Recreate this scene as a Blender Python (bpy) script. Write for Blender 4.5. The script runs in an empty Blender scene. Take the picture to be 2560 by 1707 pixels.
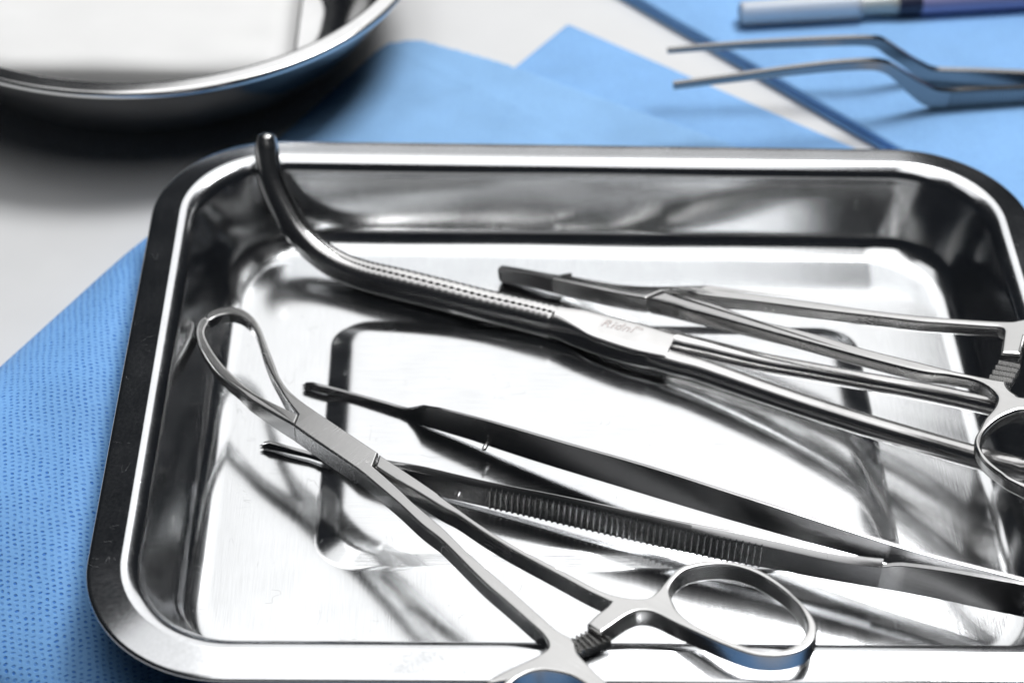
import bpy, bmesh, math, random
from mathutils import Vector, Matrix, Euler, noise as mnoise
random.seed(7)
K = 0.001                                   # all shapes below are written in millimetres
SC = bpy.context.scene
COL = SC.collection

# ------------------------------------------------------------------ camera
cam_d = bpy.data.cameras.new("camera")
cam = bpy.data.objects.new("camera", cam_d); COL.objects.link(cam)
right = Vector((0.99953494, -0.01397725, 0.0271024))
down = Vector((0.01079498, -0.66903471, -0.74315276))
fwd = Vector((0.02851968, 0.74309972, -0.66857268))
cam.matrix_world = Matrix.Translation(Vector((67.4694, -230.4374, 309.0)) * K) @ Matrix((right, -down, -fwd)).transposed().to_4x4()
cam_d.sensor_width = 36.0; cam_d.lens = 72.52
cam_d.clip_start = 0.01; cam_d.clip_end = 20.0
cam_d.dof.use_dof = True; cam_d.dof.focus_distance = 0.405; cam_d.dof.aperture_fstop = 14.0; cam_d.dof.aperture_blades = 9
SC.camera = cam

# ------------------------------------------------------------------ studio: dim room, big softbox behind the tray
W = bpy.data.worlds.new("World"); SC.world = W; W.use_nodes = True
W.node_tree.nodes["Background"].inputs[0].default_value = (0.46, 0.54, 0.66, 1)
W.node_tree.nodes["Background"].inputs[1].default_value = 0.026
def softbox(name, az, el, dist, sx, sy, radiance, aim=(100, 85, 0), spread=180):
    ld = bpy.data.lights.new(name, 'AREA'); ld.shape = 'RECTANGLE'; ld.size = sx; ld.size_y = sy
    ld.energy = radiance * math.pi * sx * sy; ld.spread = math.radians(spread)
    o = bpy.data.objects.new(name, ld); COL.objects.link(o)
    a, e = math.radians(az), math.radians(el)
    d = Vector((math.sin(a) * math.cos(e), math.cos(a) * math.cos(e), math.sin(e)))
    o.location = Vector(aim) * K + d * dist
    o.rotation_euler = d.to_track_quat('Z', 'Y').to_euler()
    return o
softbox("softbox_key", 3.0, 45, 1.40, 0.70, 1.42, 1.5)
softbox("softbox_core", 33, 61, 1.50, 0.52, 0.44, 22.0)
softbox("softbox_fill", -40, 64, 1.60, 0.90, 0.50, 1.3)
softbox("added_front_fill", 180, 11, 1.70, 1.30, 0.50, 0.32)  # added fill behind the camera to lift the tray's back wall, no known source
softbox("softbox_top", 4, 93, 1.45, 0.68, 0.98, 2.0)
SC.view_settings.view_transform = 'Standard'; SC.view_settings.look = 'None'
SC.view_settings.exposure = 0.0; SC.view_settings.gamma = 1.0
SC.cycles.use_denoising = True; SC.cycles.caustics_reflective = False; SC.cycles.caustics_refractive = False
SC.cycles.max_bounces = 10; SC.cycles.glossy_bounces = 8; SC.cycles.sample_clamp_indirect = 6.0
SC.cycles.blur_glossy = 0.05

# ------------------------------------------------------------------ materials
def nodes_of(name):
    m = bpy.data.materials.new(name); m.use_nodes = True
    nt = m.node_tree; return m, nt, nt.nodes["Principled BSDF"]
def nd(nt, t, **kw):
    n = nt.nodes.new(t)
    for k, v in kw.items():
        if k.startswith('i_'): n.inputs[int(k[2:])].default_value = v
        else: setattr(n, k, v)
    return n
def math_n(nt, op, a, b=None, clamp=False):
    n = nt.nodes.new('ShaderNodeMath'); n.operation = op; n.use_clamp = clamp
    for i, v in enumerate((a, b)):
        if v is None: continue
        if isinstance(v, (int, float)): n.inputs[i].default_value = v
        else: nt.links.new(v, n.inputs[i])
    return n.outputs[0]
def steel(name, base=(0.60, 0.60, 0.60), rough=0.18, brush=(120, 5000, 5000), bump=0.02, blotch=0.05, scratch=0.0, wave=0.0, rot=0.0, streak=0.55):
    m, nt, b = nodes_of(name); L = nt.links.new
    b.inputs['Metallic'].default_value = 1.0
    tc = nd(nt, 'ShaderNodeTexCoord')
    mp = nd(nt, 'ShaderNodeMapping'); mp.inputs['Scale'].default_value = brush; mp.inputs['Rotation'].default_value = (0, 0, rot)
    L(tc.outputs['Object'], mp.inputs[0])
    n1 = nd(nt, 'ShaderNodeTexNoise'); n1.inputs['Scale'].default_value = 1.0; n1.inputs['Detail'].default_value = 3
    L(mp.outputs[0], n1.inputs['Vector'])
    n2 = nd(nt, 'ShaderNodeTexNoise'); n2.inputs['Scale'].default_value = 90; n2.inputs['Detail'].default_value = 4
    L(tc.outputs['Object'], n2.inputs['Vector'])
    r = math_n(nt, 'MULTIPLY_ADD', n2.outputs[0], blotch); r.node.inputs[2].default_value = rough - blotch * 0.5
    r2 = math_n(nt, 'MULTIPLY_ADD', n1.outputs[0], 0.08); L(r, r2.node.inputs[2])
    h = n1.outputs[0]
    if scratch > 0:
        # a few long thin scratches: thresholded ridges of stretched, warped noise in two directions
        for k, (sx, sy, ang) in enumerate(((260, 900, 0.5), (900, 240, 0.15))):
            m2 = nd(nt, 'ShaderNodeMapping'); m2.inputs['Scale'].default_value = (sx, sy, sx); m2.inputs['Rotation'].default_value = (0, 0, ang); m2.inputs['Location'].default_value = (k * 7.3, 1.7, 0)
            L(tc.outputs['Object'], m2.inputs[0])
            v = nd(nt, 'ShaderNodeTexNoise'); v.inputs['Scale'].default_value = 0.35; v.inputs['Detail'].default_value = 1.5
            L(m2.outputs[0], v.inputs['Vector'])
            a = math_n(nt, 'SUBTRACT', v.outputs[0], 0.5); a = math_n(nt, 'ABSOLUTE', a)
            a = math_n(nt, 'LESS_THAN', a, 0.0009)
            mk = nd(nt, 'ShaderNodeTexNoise'); mk.inputs['Scale'].default_value = 130 + 60 * k
            L(tc.outputs['Object'], mk.inputs['Vector'])
            g = math_n(nt, 'GREATER_THAN', mk.outputs[0], 0.64)
            a = math_n(nt, 'MULTIPLY', a, g)
            sc_ = math_n(nt, 'MULTIPLY', a, scratch)
            r2 = math_n(nt, 'ADD', r2, sc_)
            h = math_n(nt, 'ADD', h, math_n(nt, 'MULTIPLY', a, 2.0))
    L(r2, b.inputs['Roughness'])
    bp = nd(nt, 'ShaderNodeBump'); bp.inputs['Strength'].default_value = 1.0; bp.inputs['Distance'].default_value = bump * K
    L(h, bp.inputs['Height'])
    last = bp
    if wave > 0:
        n3 = nd(nt, 'ShaderNodeTexNoise'); n3.inputs['Scale'].default_value = 28; n3.inputs['Detail'].default_value = 1.0
        L(tc.outputs['Object'], n3.inputs['Vector'])
        bw = nd(nt, 'ShaderNodeBump'); bw.inputs['Strength'].default_value = 1.0; bw.inputs['Distance'].default_value = wave * K
        L(n3.outputs[0], bw.inputs['Height']); L(bw.outputs[0], bp.inputs['Normal'])
    L(last.outputs[0], b.inputs['Normal'])
    tint = nd(nt, 'ShaderNodeMix', data_type='RGBA'); tint.inputs[0].default_value = 0.5
    L(math_n(nt, 'MULTIPLY_ADD', n2.outputs[0], 0.45), tint.inputs[0]); tint.inputs[0].links[0].from_node.inputs[2].default_value = 0.0
    mm = tint.inputs[0].links[0].from_node; L(math_n(nt, 'MULTIPLY', n1.outputs[0], streak), mm.inputs[2])
    tint.inputs[6].default_value = (*[c * 0.80 for c in base], 1); tint.inputs[7].default_value = (*[min(1, c * 1.16) for c in base], 1)
    L(tint.outputs[2], b.inputs['Base Color'])
    return m
M_RIM = steel("rim_steel", (0.62, 0.63, 0.645), 0.13, (1500, 1500, 1500), 0.0012, 0.10, scratch=0.10, wave=0.05)
M_TRAY = steel("tray_steel", (0.66, 0.67, 0.68), 0.115, (5200, 110, 110), 0.006, 0.11, scratch=0.10, wave=0.06)
M_PANEL = steel("panel_steel", (0.66, 0.67, 0.68), 0.105, (130, 4600, 130), 0.005, 0.11, scratch=0.12, wave=0.05)
M_TOOL = steel("satin_steel", (0.47, 0.468, 0.463), 0.21, (90, 6000, 6000), 0.003, 0.07, scratch=0.06)
M_TOOLX = steel("cross_brushed_steel", (0.50, 0.498, 0.493), 0.22, (5200, 260, 5200), 0.006, 0.07)
M_CLAMP = steel("polished_clamp_steel", (0.58, 0.575, 0.57), 0.20, (200, 200, 4000), 0.002, 0.06)
M_TWEEZ = steel("dark_brushed_steel", (0.30, 0.30, 0.302), 0.17, (90, 90, 7000), 0.0016, 0.05, scratch=0.05)
M_INSERT = steel("carbide_insert", (0.14, 0.14, 0.142), 0.30, (3000, 3000, 3000), 0.004, 0.06)
M_BOWL = steel("bowl_steel", (0.66, 0.66, 0.66), 0.12, (60, 60, 2500), 0.003, 0.06, wave=0.10)
def plain(name, col, rough=0.5, **kw):
    m, nt, b = nodes_of(name)
    b.inputs['Roughness'].default_value = rough
    n = nd(nt, 'ShaderNodeTexNoise'); n.inputs['Scale'].default_value = 60; n.inputs['Detail'].default_value = 5
    tc = nd(nt, 'ShaderNodeTexCoord'); nt.links.new(tc.outputs['Object'], n.inputs['Vector'])
    mx = nd(nt, 'ShaderNodeMix', data_type='RGBA'); nt.links.new(n.outputs[0], mx.inputs[0])
    mx.inputs[6].default_value = (*[c * 0.95 for c in col], 1); mx.inputs[7].default_value = (*[min(1, c * 1.04) for c in col], 1)
    nt.links.new(mx.outputs[2], b.inputs['Base Color'])
    for k, v in kw.items(): b.inputs[k.replace('_', ' ')].default_value = v
    return m
M_TABLE = plain("white_laminate", (0.74, 0.745, 0.75), 0.45)
M_TEXT = plain("etched_lettering", (0.76, 0.68, 0.66), 0.7)
M_GAUZE = plain("white_gauze", (0.86, 0.86, 0.855), 0.9)
M_CAP = plain("translucent_cap", (0.97, 0.98, 1.0), 0.4, Transmission_Weight=0.5)
M_HUB = plain("clear_hub", (0.75, 0.75, 0.68), 0.2, Transmission_Weight=0.4)
M_COLLAR = plain("dark_collar", (0.03, 0.035, 0.07), 0.4)
M_PURPLE = plain("purple_plastic", (0.36, 0.34, 0.58), 0.35)
def cloth(name, col, dot, px, py, rot, dots=1.0, fine=1.0):
    m, nt, b = nodes_of(name); L = nt.links.new
    tc = nd(nt, 'ShaderNodeTexCoord')
    wn = nd(nt, 'ShaderNodeTexNoise'); wn.inputs['Scale'].default_value = 160; wn.inputs['Detail'].default_value = 4
    L(tc.outputs['Object'], wn.inputs['Vector'])
    ws = nd(nt, 'ShaderNodeVectorMath', operation='MULTIPLY_ADD')
    L(wn.outputs[1], ws.inputs[0]); ws.inputs[1].default_value = (0.0016, 0.0018, 0); L(tc.outputs['Object'], ws.inputs[2])
    mp = nd(nt, 'ShaderNodeMapping'); mp.inputs['Rotation'].default_value = (0, 0, rot); mp.inputs['Scale'].default_value = (1000 / px, 1000 / py, 1)
    L(ws.outputs[0], mp.inputs[0])
    sx = nd(nt, 'ShaderNodeSeparateXYZ'); L(mp.outputs[0], sx.inputs[0])
    row = math_n(nt, 'FLOOR', sx.outputs[1])
    par = math_n(nt, 'MULTIPLY', math_n(nt, 'FLOORED_MODULO', row, 2.0), 0.5)
    u = math_n(nt, 'SUBTRACT', math_n(nt, 'FRACT', math_n(nt, 'ADD', sx.outputs[0], par)), 0.5)
    v = math_n(nt, 'SUBTRACT', math_n(nt, 'FRACT', sx.outputs[1]), 0.5)
    # each bonded point is a small slanted oval; slant alternates between rows
    sl = math_n(nt, 'MULTIPLY', math_n(nt, 'SUBTRACT', par, 0.25), 0.9)
    u = math_n(nt, 'ADD', u, math_n(nt, 'MULTIPLY', v, sl))
    d = math_n(nt, 'SQRT', math_n(nt, 'ADD', math_n(nt, 'POWER', math_n(nt, 'MULTIPLY', u, 1 / 0.23), 2.0), math_n(nt, 'POWER', math_n(nt, 'MULTIPLY', v, 1 / 0.30), 2.0)))
    mask = nd(nt, 'ShaderNodeMapRange', interpolation_type='SMOOTHSTEP'); L(d, mask.inputs[0])
    mask.inputs[1].default_value = 1.15; mask.inputs[2].default_value = 0.65; mask.inputs[3].default_value = 0; mask.inputs[4].default_value = dots
    # no two bonded points are pressed equally deep
    cell = nd(nt, 'ShaderNodeCombineXYZ'); L(math_n(nt, 'FLOOR', math_n(nt, 'ADD', sx.outputs[0], par)), cell.inputs[0]); L(row, cell.inputs[1])
    wh = nd(nt, 'ShaderNodeTexWhiteNoise', noise_dimensions='2D'); L(cell.outputs[0], wh.inputs['Vector'])
    dep = math_n(nt, 'MULTIPLY_ADD', wh.outputs[0], 0.65); dep.node.inputs[2].default_value = 0.38
    mask_o = math_n(nt, 'MULTIPLY', mask.outputs[0], dep)
    fib = nd(nt, 'ShaderNodeTexNoise'); fib.inputs['Scale'].default_value = 1400; fib.inputs['Detail'].default_value = 4
    L(tc.outputs['Object'], fib.inputs['Vector'])
    big = nd(nt, 'ShaderNodeTexNoise'); big.inputs['Scale'].default_value = 45; big.inputs['Detail'].default_value = 4
    L(tc.outputs['Object'], big.inputs['Vector'])
    c1 = nd(nt, 'ShaderNodeMix', data_type='RGBA'); L(fib.outputs[0], c1.inputs[0])
    c1.inputs[6].default_value = (*[c * 0.82 for c in col], 1); c1.inputs[7].default_value = (*[min(1, c * 1.18) for c in col], 1)
    c2 = nd(nt, 'ShaderNodeMix', data_type='RGBA'); L(mask_o, c2.inputs[0]); L(c1.outputs[2], c2.inputs[6]); c2.inputs[7].default_value = (*dot, 1)
    c3 = nd(nt, 'ShaderNodeMix', data_type='RGBA', blend_type='MULTIPLY'); c3.inputs[0].default_value = 0.5
    L(c2.outputs[2], c3.inputs[6])
    rg = nd(nt, 'ShaderNodeMapRange'); L(big.outputs[0], rg.inputs[0]); rg.inputs[1].default_value = 0.3; rg.inputs[2].default_value = 0.7; rg.inputs[3].default_value = 0.75; rg.inputs[4].default_value = 1.1
    L(rg.outputs[0], c3.inputs[7])
    L(c3.outputs[2], b.inputs['Base Color'])
    hh = math_n(nt, 'SUBTRACT', math_n(nt, 'MULTIPLY', fib.outputs[0], 0.35 * fine), mask_o)
    bp = nd(nt, 'ShaderNodeBump'); bp.inputs['Strength'].default_value = 1.0; bp.inputs['Distance'].default_value = 0.22 * K
    L(hh, bp.inputs['Height']); L(bp.outputs[0], b.inputs['Normal'])
    b.inputs['Roughness'].default_value = 0.62
    b.inputs['Specular IOR Level'].default_value = 0.2
    b.inputs['Sheen Weight'].default_value = 0.06; b.inputs['Sheen Roughness'].default_value = 0.5
    return m
M_DRAPE = cloth("blue_nonwoven", (0.215, 0.475, 0.98), (0.035, 0.19, 0.68), 1.55, 0.98, 0.35, 0.85)
M_DRAPE2 = cloth("blue_nonwoven_far", (0.305, 0.56, 1.0), (0.24, 0.49, 0.98), 1.2, 0.8, 0.1, 0.5)
M_TOWEL = cloth("blue_towel", (0.275, 0.53, 1.0), (0.21, 0.46, 0.98), 1.1, 0.8, 0.6, 0.5)

# ------------------------------------------------------------------ mesh helpers
def norms(me, ang=45, caps=False):
    """per-corner normals: neighbours within ang are blended, flat caps keep their own normal"""
    me.update()
    fn = [p.normal.copy() for p in me.polygons]; ar = [p.area for p in me.polygons]
    vf = [[] for _ in me.vertices]
    for p in me.polygons:
        for v in p.vertices: vf[v].append(p.index)
    cap = [caps and abs(n.z) > 0.97 for n in fn]
    cs = math.cos(math.radians(ang)); out = []
    for p in me.polygons:
        n0 = fn[p.index]
        for v in p.vertices:
            if cap[p.index]: out.append(n0); continue
            s = Vector((0, 0, 0)); c = None
            for q in vf[v]:
                if fn[q].dot(n0) > cs:
                    if cap[q]: c = fn[q]; break
                    s += fn[q] * ar[q]
            out.append(c if c is not None else (s.normalized() if s.length > 1e-14 else n0))
    for p in me.polygons: p.use_smooth = True
    me.normals_split_custom_set([tuple(n) for n in out])
def mesh(name, verts, faces, mat, parent=None, ang=45, caps=False, flip_check=False):
    me = bpy.data.meshes.new(name)
    me.from_pydata([(x * K, y * K, z * K) for x, y, z in verts], [], faces)
    me.validate()
    bm = bmesh.new(); bm.from_mesh(me); bmesh.ops.recalc_face_normals(bm, faces=bm.faces) if flip_check else None
    bm.to_mesh(me); bm.free()
    me.materials.append(mat); norms(me, ang, caps)
    o = bpy.data.objects.new(name, me); COL.objects.link(o)
    if parent: o.parent = parent
    return o
def thing(name, label, cat, loc=(0, 0, 0), group=None, matrix=None):
    o = bpy.data.objects.new(name, None); COL.objects.link(o); o.empty_display_size = 0.01
    if matrix is not None: o.matrix_world = matrix
    else: o.location = Vector(loc) * K
    o['label'] = label; o['category'] = cat
    if group: o['group'] = group
    return o
def tag(o, **kw):
    for k, v in kw.items(): o[k] = v
    return o
def crom(pts, n=6, closed=False):
    """Catmull-Rom through points (any dimension)"""
    P = [Vector(p) for p in pts]
    if len(P) < 3 and not closed: return P
    out = []; N = len(P)
    rng = range(N if closed else N - 1)
    for i in rng:
        if closed: p0, p1, p2, p3 = P[i - 1], P[i], P[(i + 1) % N], P[(i + 2) % N]
        else:
            p1, p2 = P[i], P[i + 1]
            p0 = P[i - 1] if i > 0 else p1 * 2 - p2
            p3 = P[i + 2] if i + 2 < N else p2 * 2 - p1
        for k in range(n):
            t = k / n
            out.append(0.5 * ((2 * p1) + (p2 - p0) * t + (2 * p0 - 5 * p1 + 4 * p2 - p3) * t * t + (3 * p1 - p0 - 3 * p2 + p3) * t ** 3))
    if not closed: out.append(P[-1].copy())
    return out
def dense_join(segs, n=4):
    out = []
    for s in segs:
        q = crom([tuple(p) for p in s], n) if len(s) > 2 else [Vector(p) for p in s]
        for p in q:
            if not out or (p - out[-1]).length > 0.03: out.append(p)
    if (out[0] - out[-1]).length < 0.03: out.pop()
    return out
def solid(outer, holes, T, bev, res=3, grow=0.0):
    """flat outline (mm, local XY) -> rounded-edge slab below z=0, as a bmesh"""
    cu = bpy.data.curves.new("tmp", 'CURVE'); cu.dimensions = '2D'; cu.fill_mode = 'BOTH'
    cu.extrude = T * 0.5 - bev; cu.bevel_depth = bev; cu.offset = grow - bev; cu.bevel_resolution = res
    for loop in [outer] + holes:
        sp = cu.splines.new('POLY'); sp.points.add(len(loop) - 1); sp.use_cyclic_u = True
        for q, p in zip(sp.points, loop): q.co = (p[0], p[1], 0, 1)
    ob = bpy.data.objects.new("tmp", cu); COL.objects.link(ob)
    dg = bpy.context.evaluated_depsgraph_get(); dg.update()
    me = bpy.data.meshes.new_from_object(ob.evaluated_get(dg))
    bpy.data.objects.remove(ob); bpy.data.curves.remove(cu)
    bm = bmesh.new(); bm.from_mesh(me); bpy.data.meshes.remove(me)
    bmesh.ops.remove_doubles(bm, verts=bm.verts, dist=0.004)
    for v in bm.verts: v.co.z -= T * 0.5
    bmesh.ops.recalc_face_normals(bm, faces=bm.faces)
    return bm
def bm_obj(bm, name, mat, parent, ang=50, caps=True, warp=None):
    if warp:
        for v in bm.verts: v.co = warp(v.co)
    me = bpy.data.meshes.new(name)
    for v in bm.verts: v.co = v.co * K
    bm.to_mesh(me); bm.free()
    me.materials.append(mat); norms(me, ang, caps)
    o = bpy.data.objects.new(name, me); COL.objects.link(o); o.parent = parent
    return o
def cut(bm, keep):
    """copy of bm kept on the positive side of every (point, normal) in keep"""
    b = bm.copy()
    for p, n in keep:
        bmesh.ops.bisect_plane(b, geom=b.verts[:] + b.edges[:] + b.faces[:], plane_co=Vector((*p, 0)), plane_no=Vector((*n, 0)), clear_inner=True, dist=1e-5)
    return b
def sweep(path, dims, up, name, mat, parent, expo=2.0, n=20, ang=60, round_ends=(True, True), section=None):
    """path: points (mm); dims: (half width, half height) per point"""
    P = [Vector(p) for p in path]; N = len(P)
    T = []
    for i in range(N):
        T.append((P[min(i + 1, N - 1)] - P[max(i - 1, 0)]).normalized())
    st = []
    for i in range(N):
        st.append((P[i], T[i], dims[i][0], dims[i][1], i))
    def capr(p, t, w, h, i, sgn):
        r = []; m = min(w, h) * 0.6
        for a in (75, 50, 25):
            a = math.radians(a); r.append((p + t * (sgn * m * math.sin(a) ), t, w * (0.4 + 0.6 * math.cos(a)), h * (0.4 + 0.6 * math.cos(a)), i))
        return r
    if round_ends[0]: st = capr(*st[0], -1) + st
    if round_ends[1]: st = st + capr(*st[-1], 1)[::-1]
    V = []; F = []
    U = Vector(up)
    for (p, t, w, h, i) in st:
        s = t.cross(U).normalized(); u = s.cross(t).normalized()
        if section: sec = section(w, h, i)
        elif callable(expo):
            sec = []; ex = expo(i)
            for k in range(n):
                a = 2 * math.pi * k / n; c, q = math.cos(a), math.sin(a)
                sec.append((w * math.copysign(abs(c) ** (2 / ex), c), h * math.copysign(abs(q) ** (2 / ex), q)))
        else:
            sec = []
            for k in range(n):
                a = 2 * math.pi * k / n; c, q = math.cos(a), math.sin(a)
                sec.append((w * math.copysign(abs(c) ** (2 / expo), c), h * math.copysign(abs(q) ** (2 / expo), q)))
        n_ = len(sec)
        V += [tuple(p + s * a + u * b) for a, b in sec]
    m = len(st)
    for j in range(m - 1):
        for k in range(n_):
            a, b = j * n_ + k, j * n_ + (k + 1) % n_
            F.append((a, b, b + n_, a + n_))
    F.append(tuple(range(n_ - 1, -1, -1))); F.append(tuple((m - 1) * n_ + k for k in range(n_)))
    return mesh(name, V, F, mat, parent, ang, flip_check=True)
def box_bm(x0, x1, y0, y1, z0, z1):
    V = [(x, y, z) for z in (z0, z1) for y in (y0, y1) for x in (x0, x1)]
    F = [(0, 2, 3, 1), (4, 5, 7, 6), (0, 1, 5, 4), (2, 6, 7, 3), (0, 4, 6, 2), (1, 3, 7, 5)]
    return V, F

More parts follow.
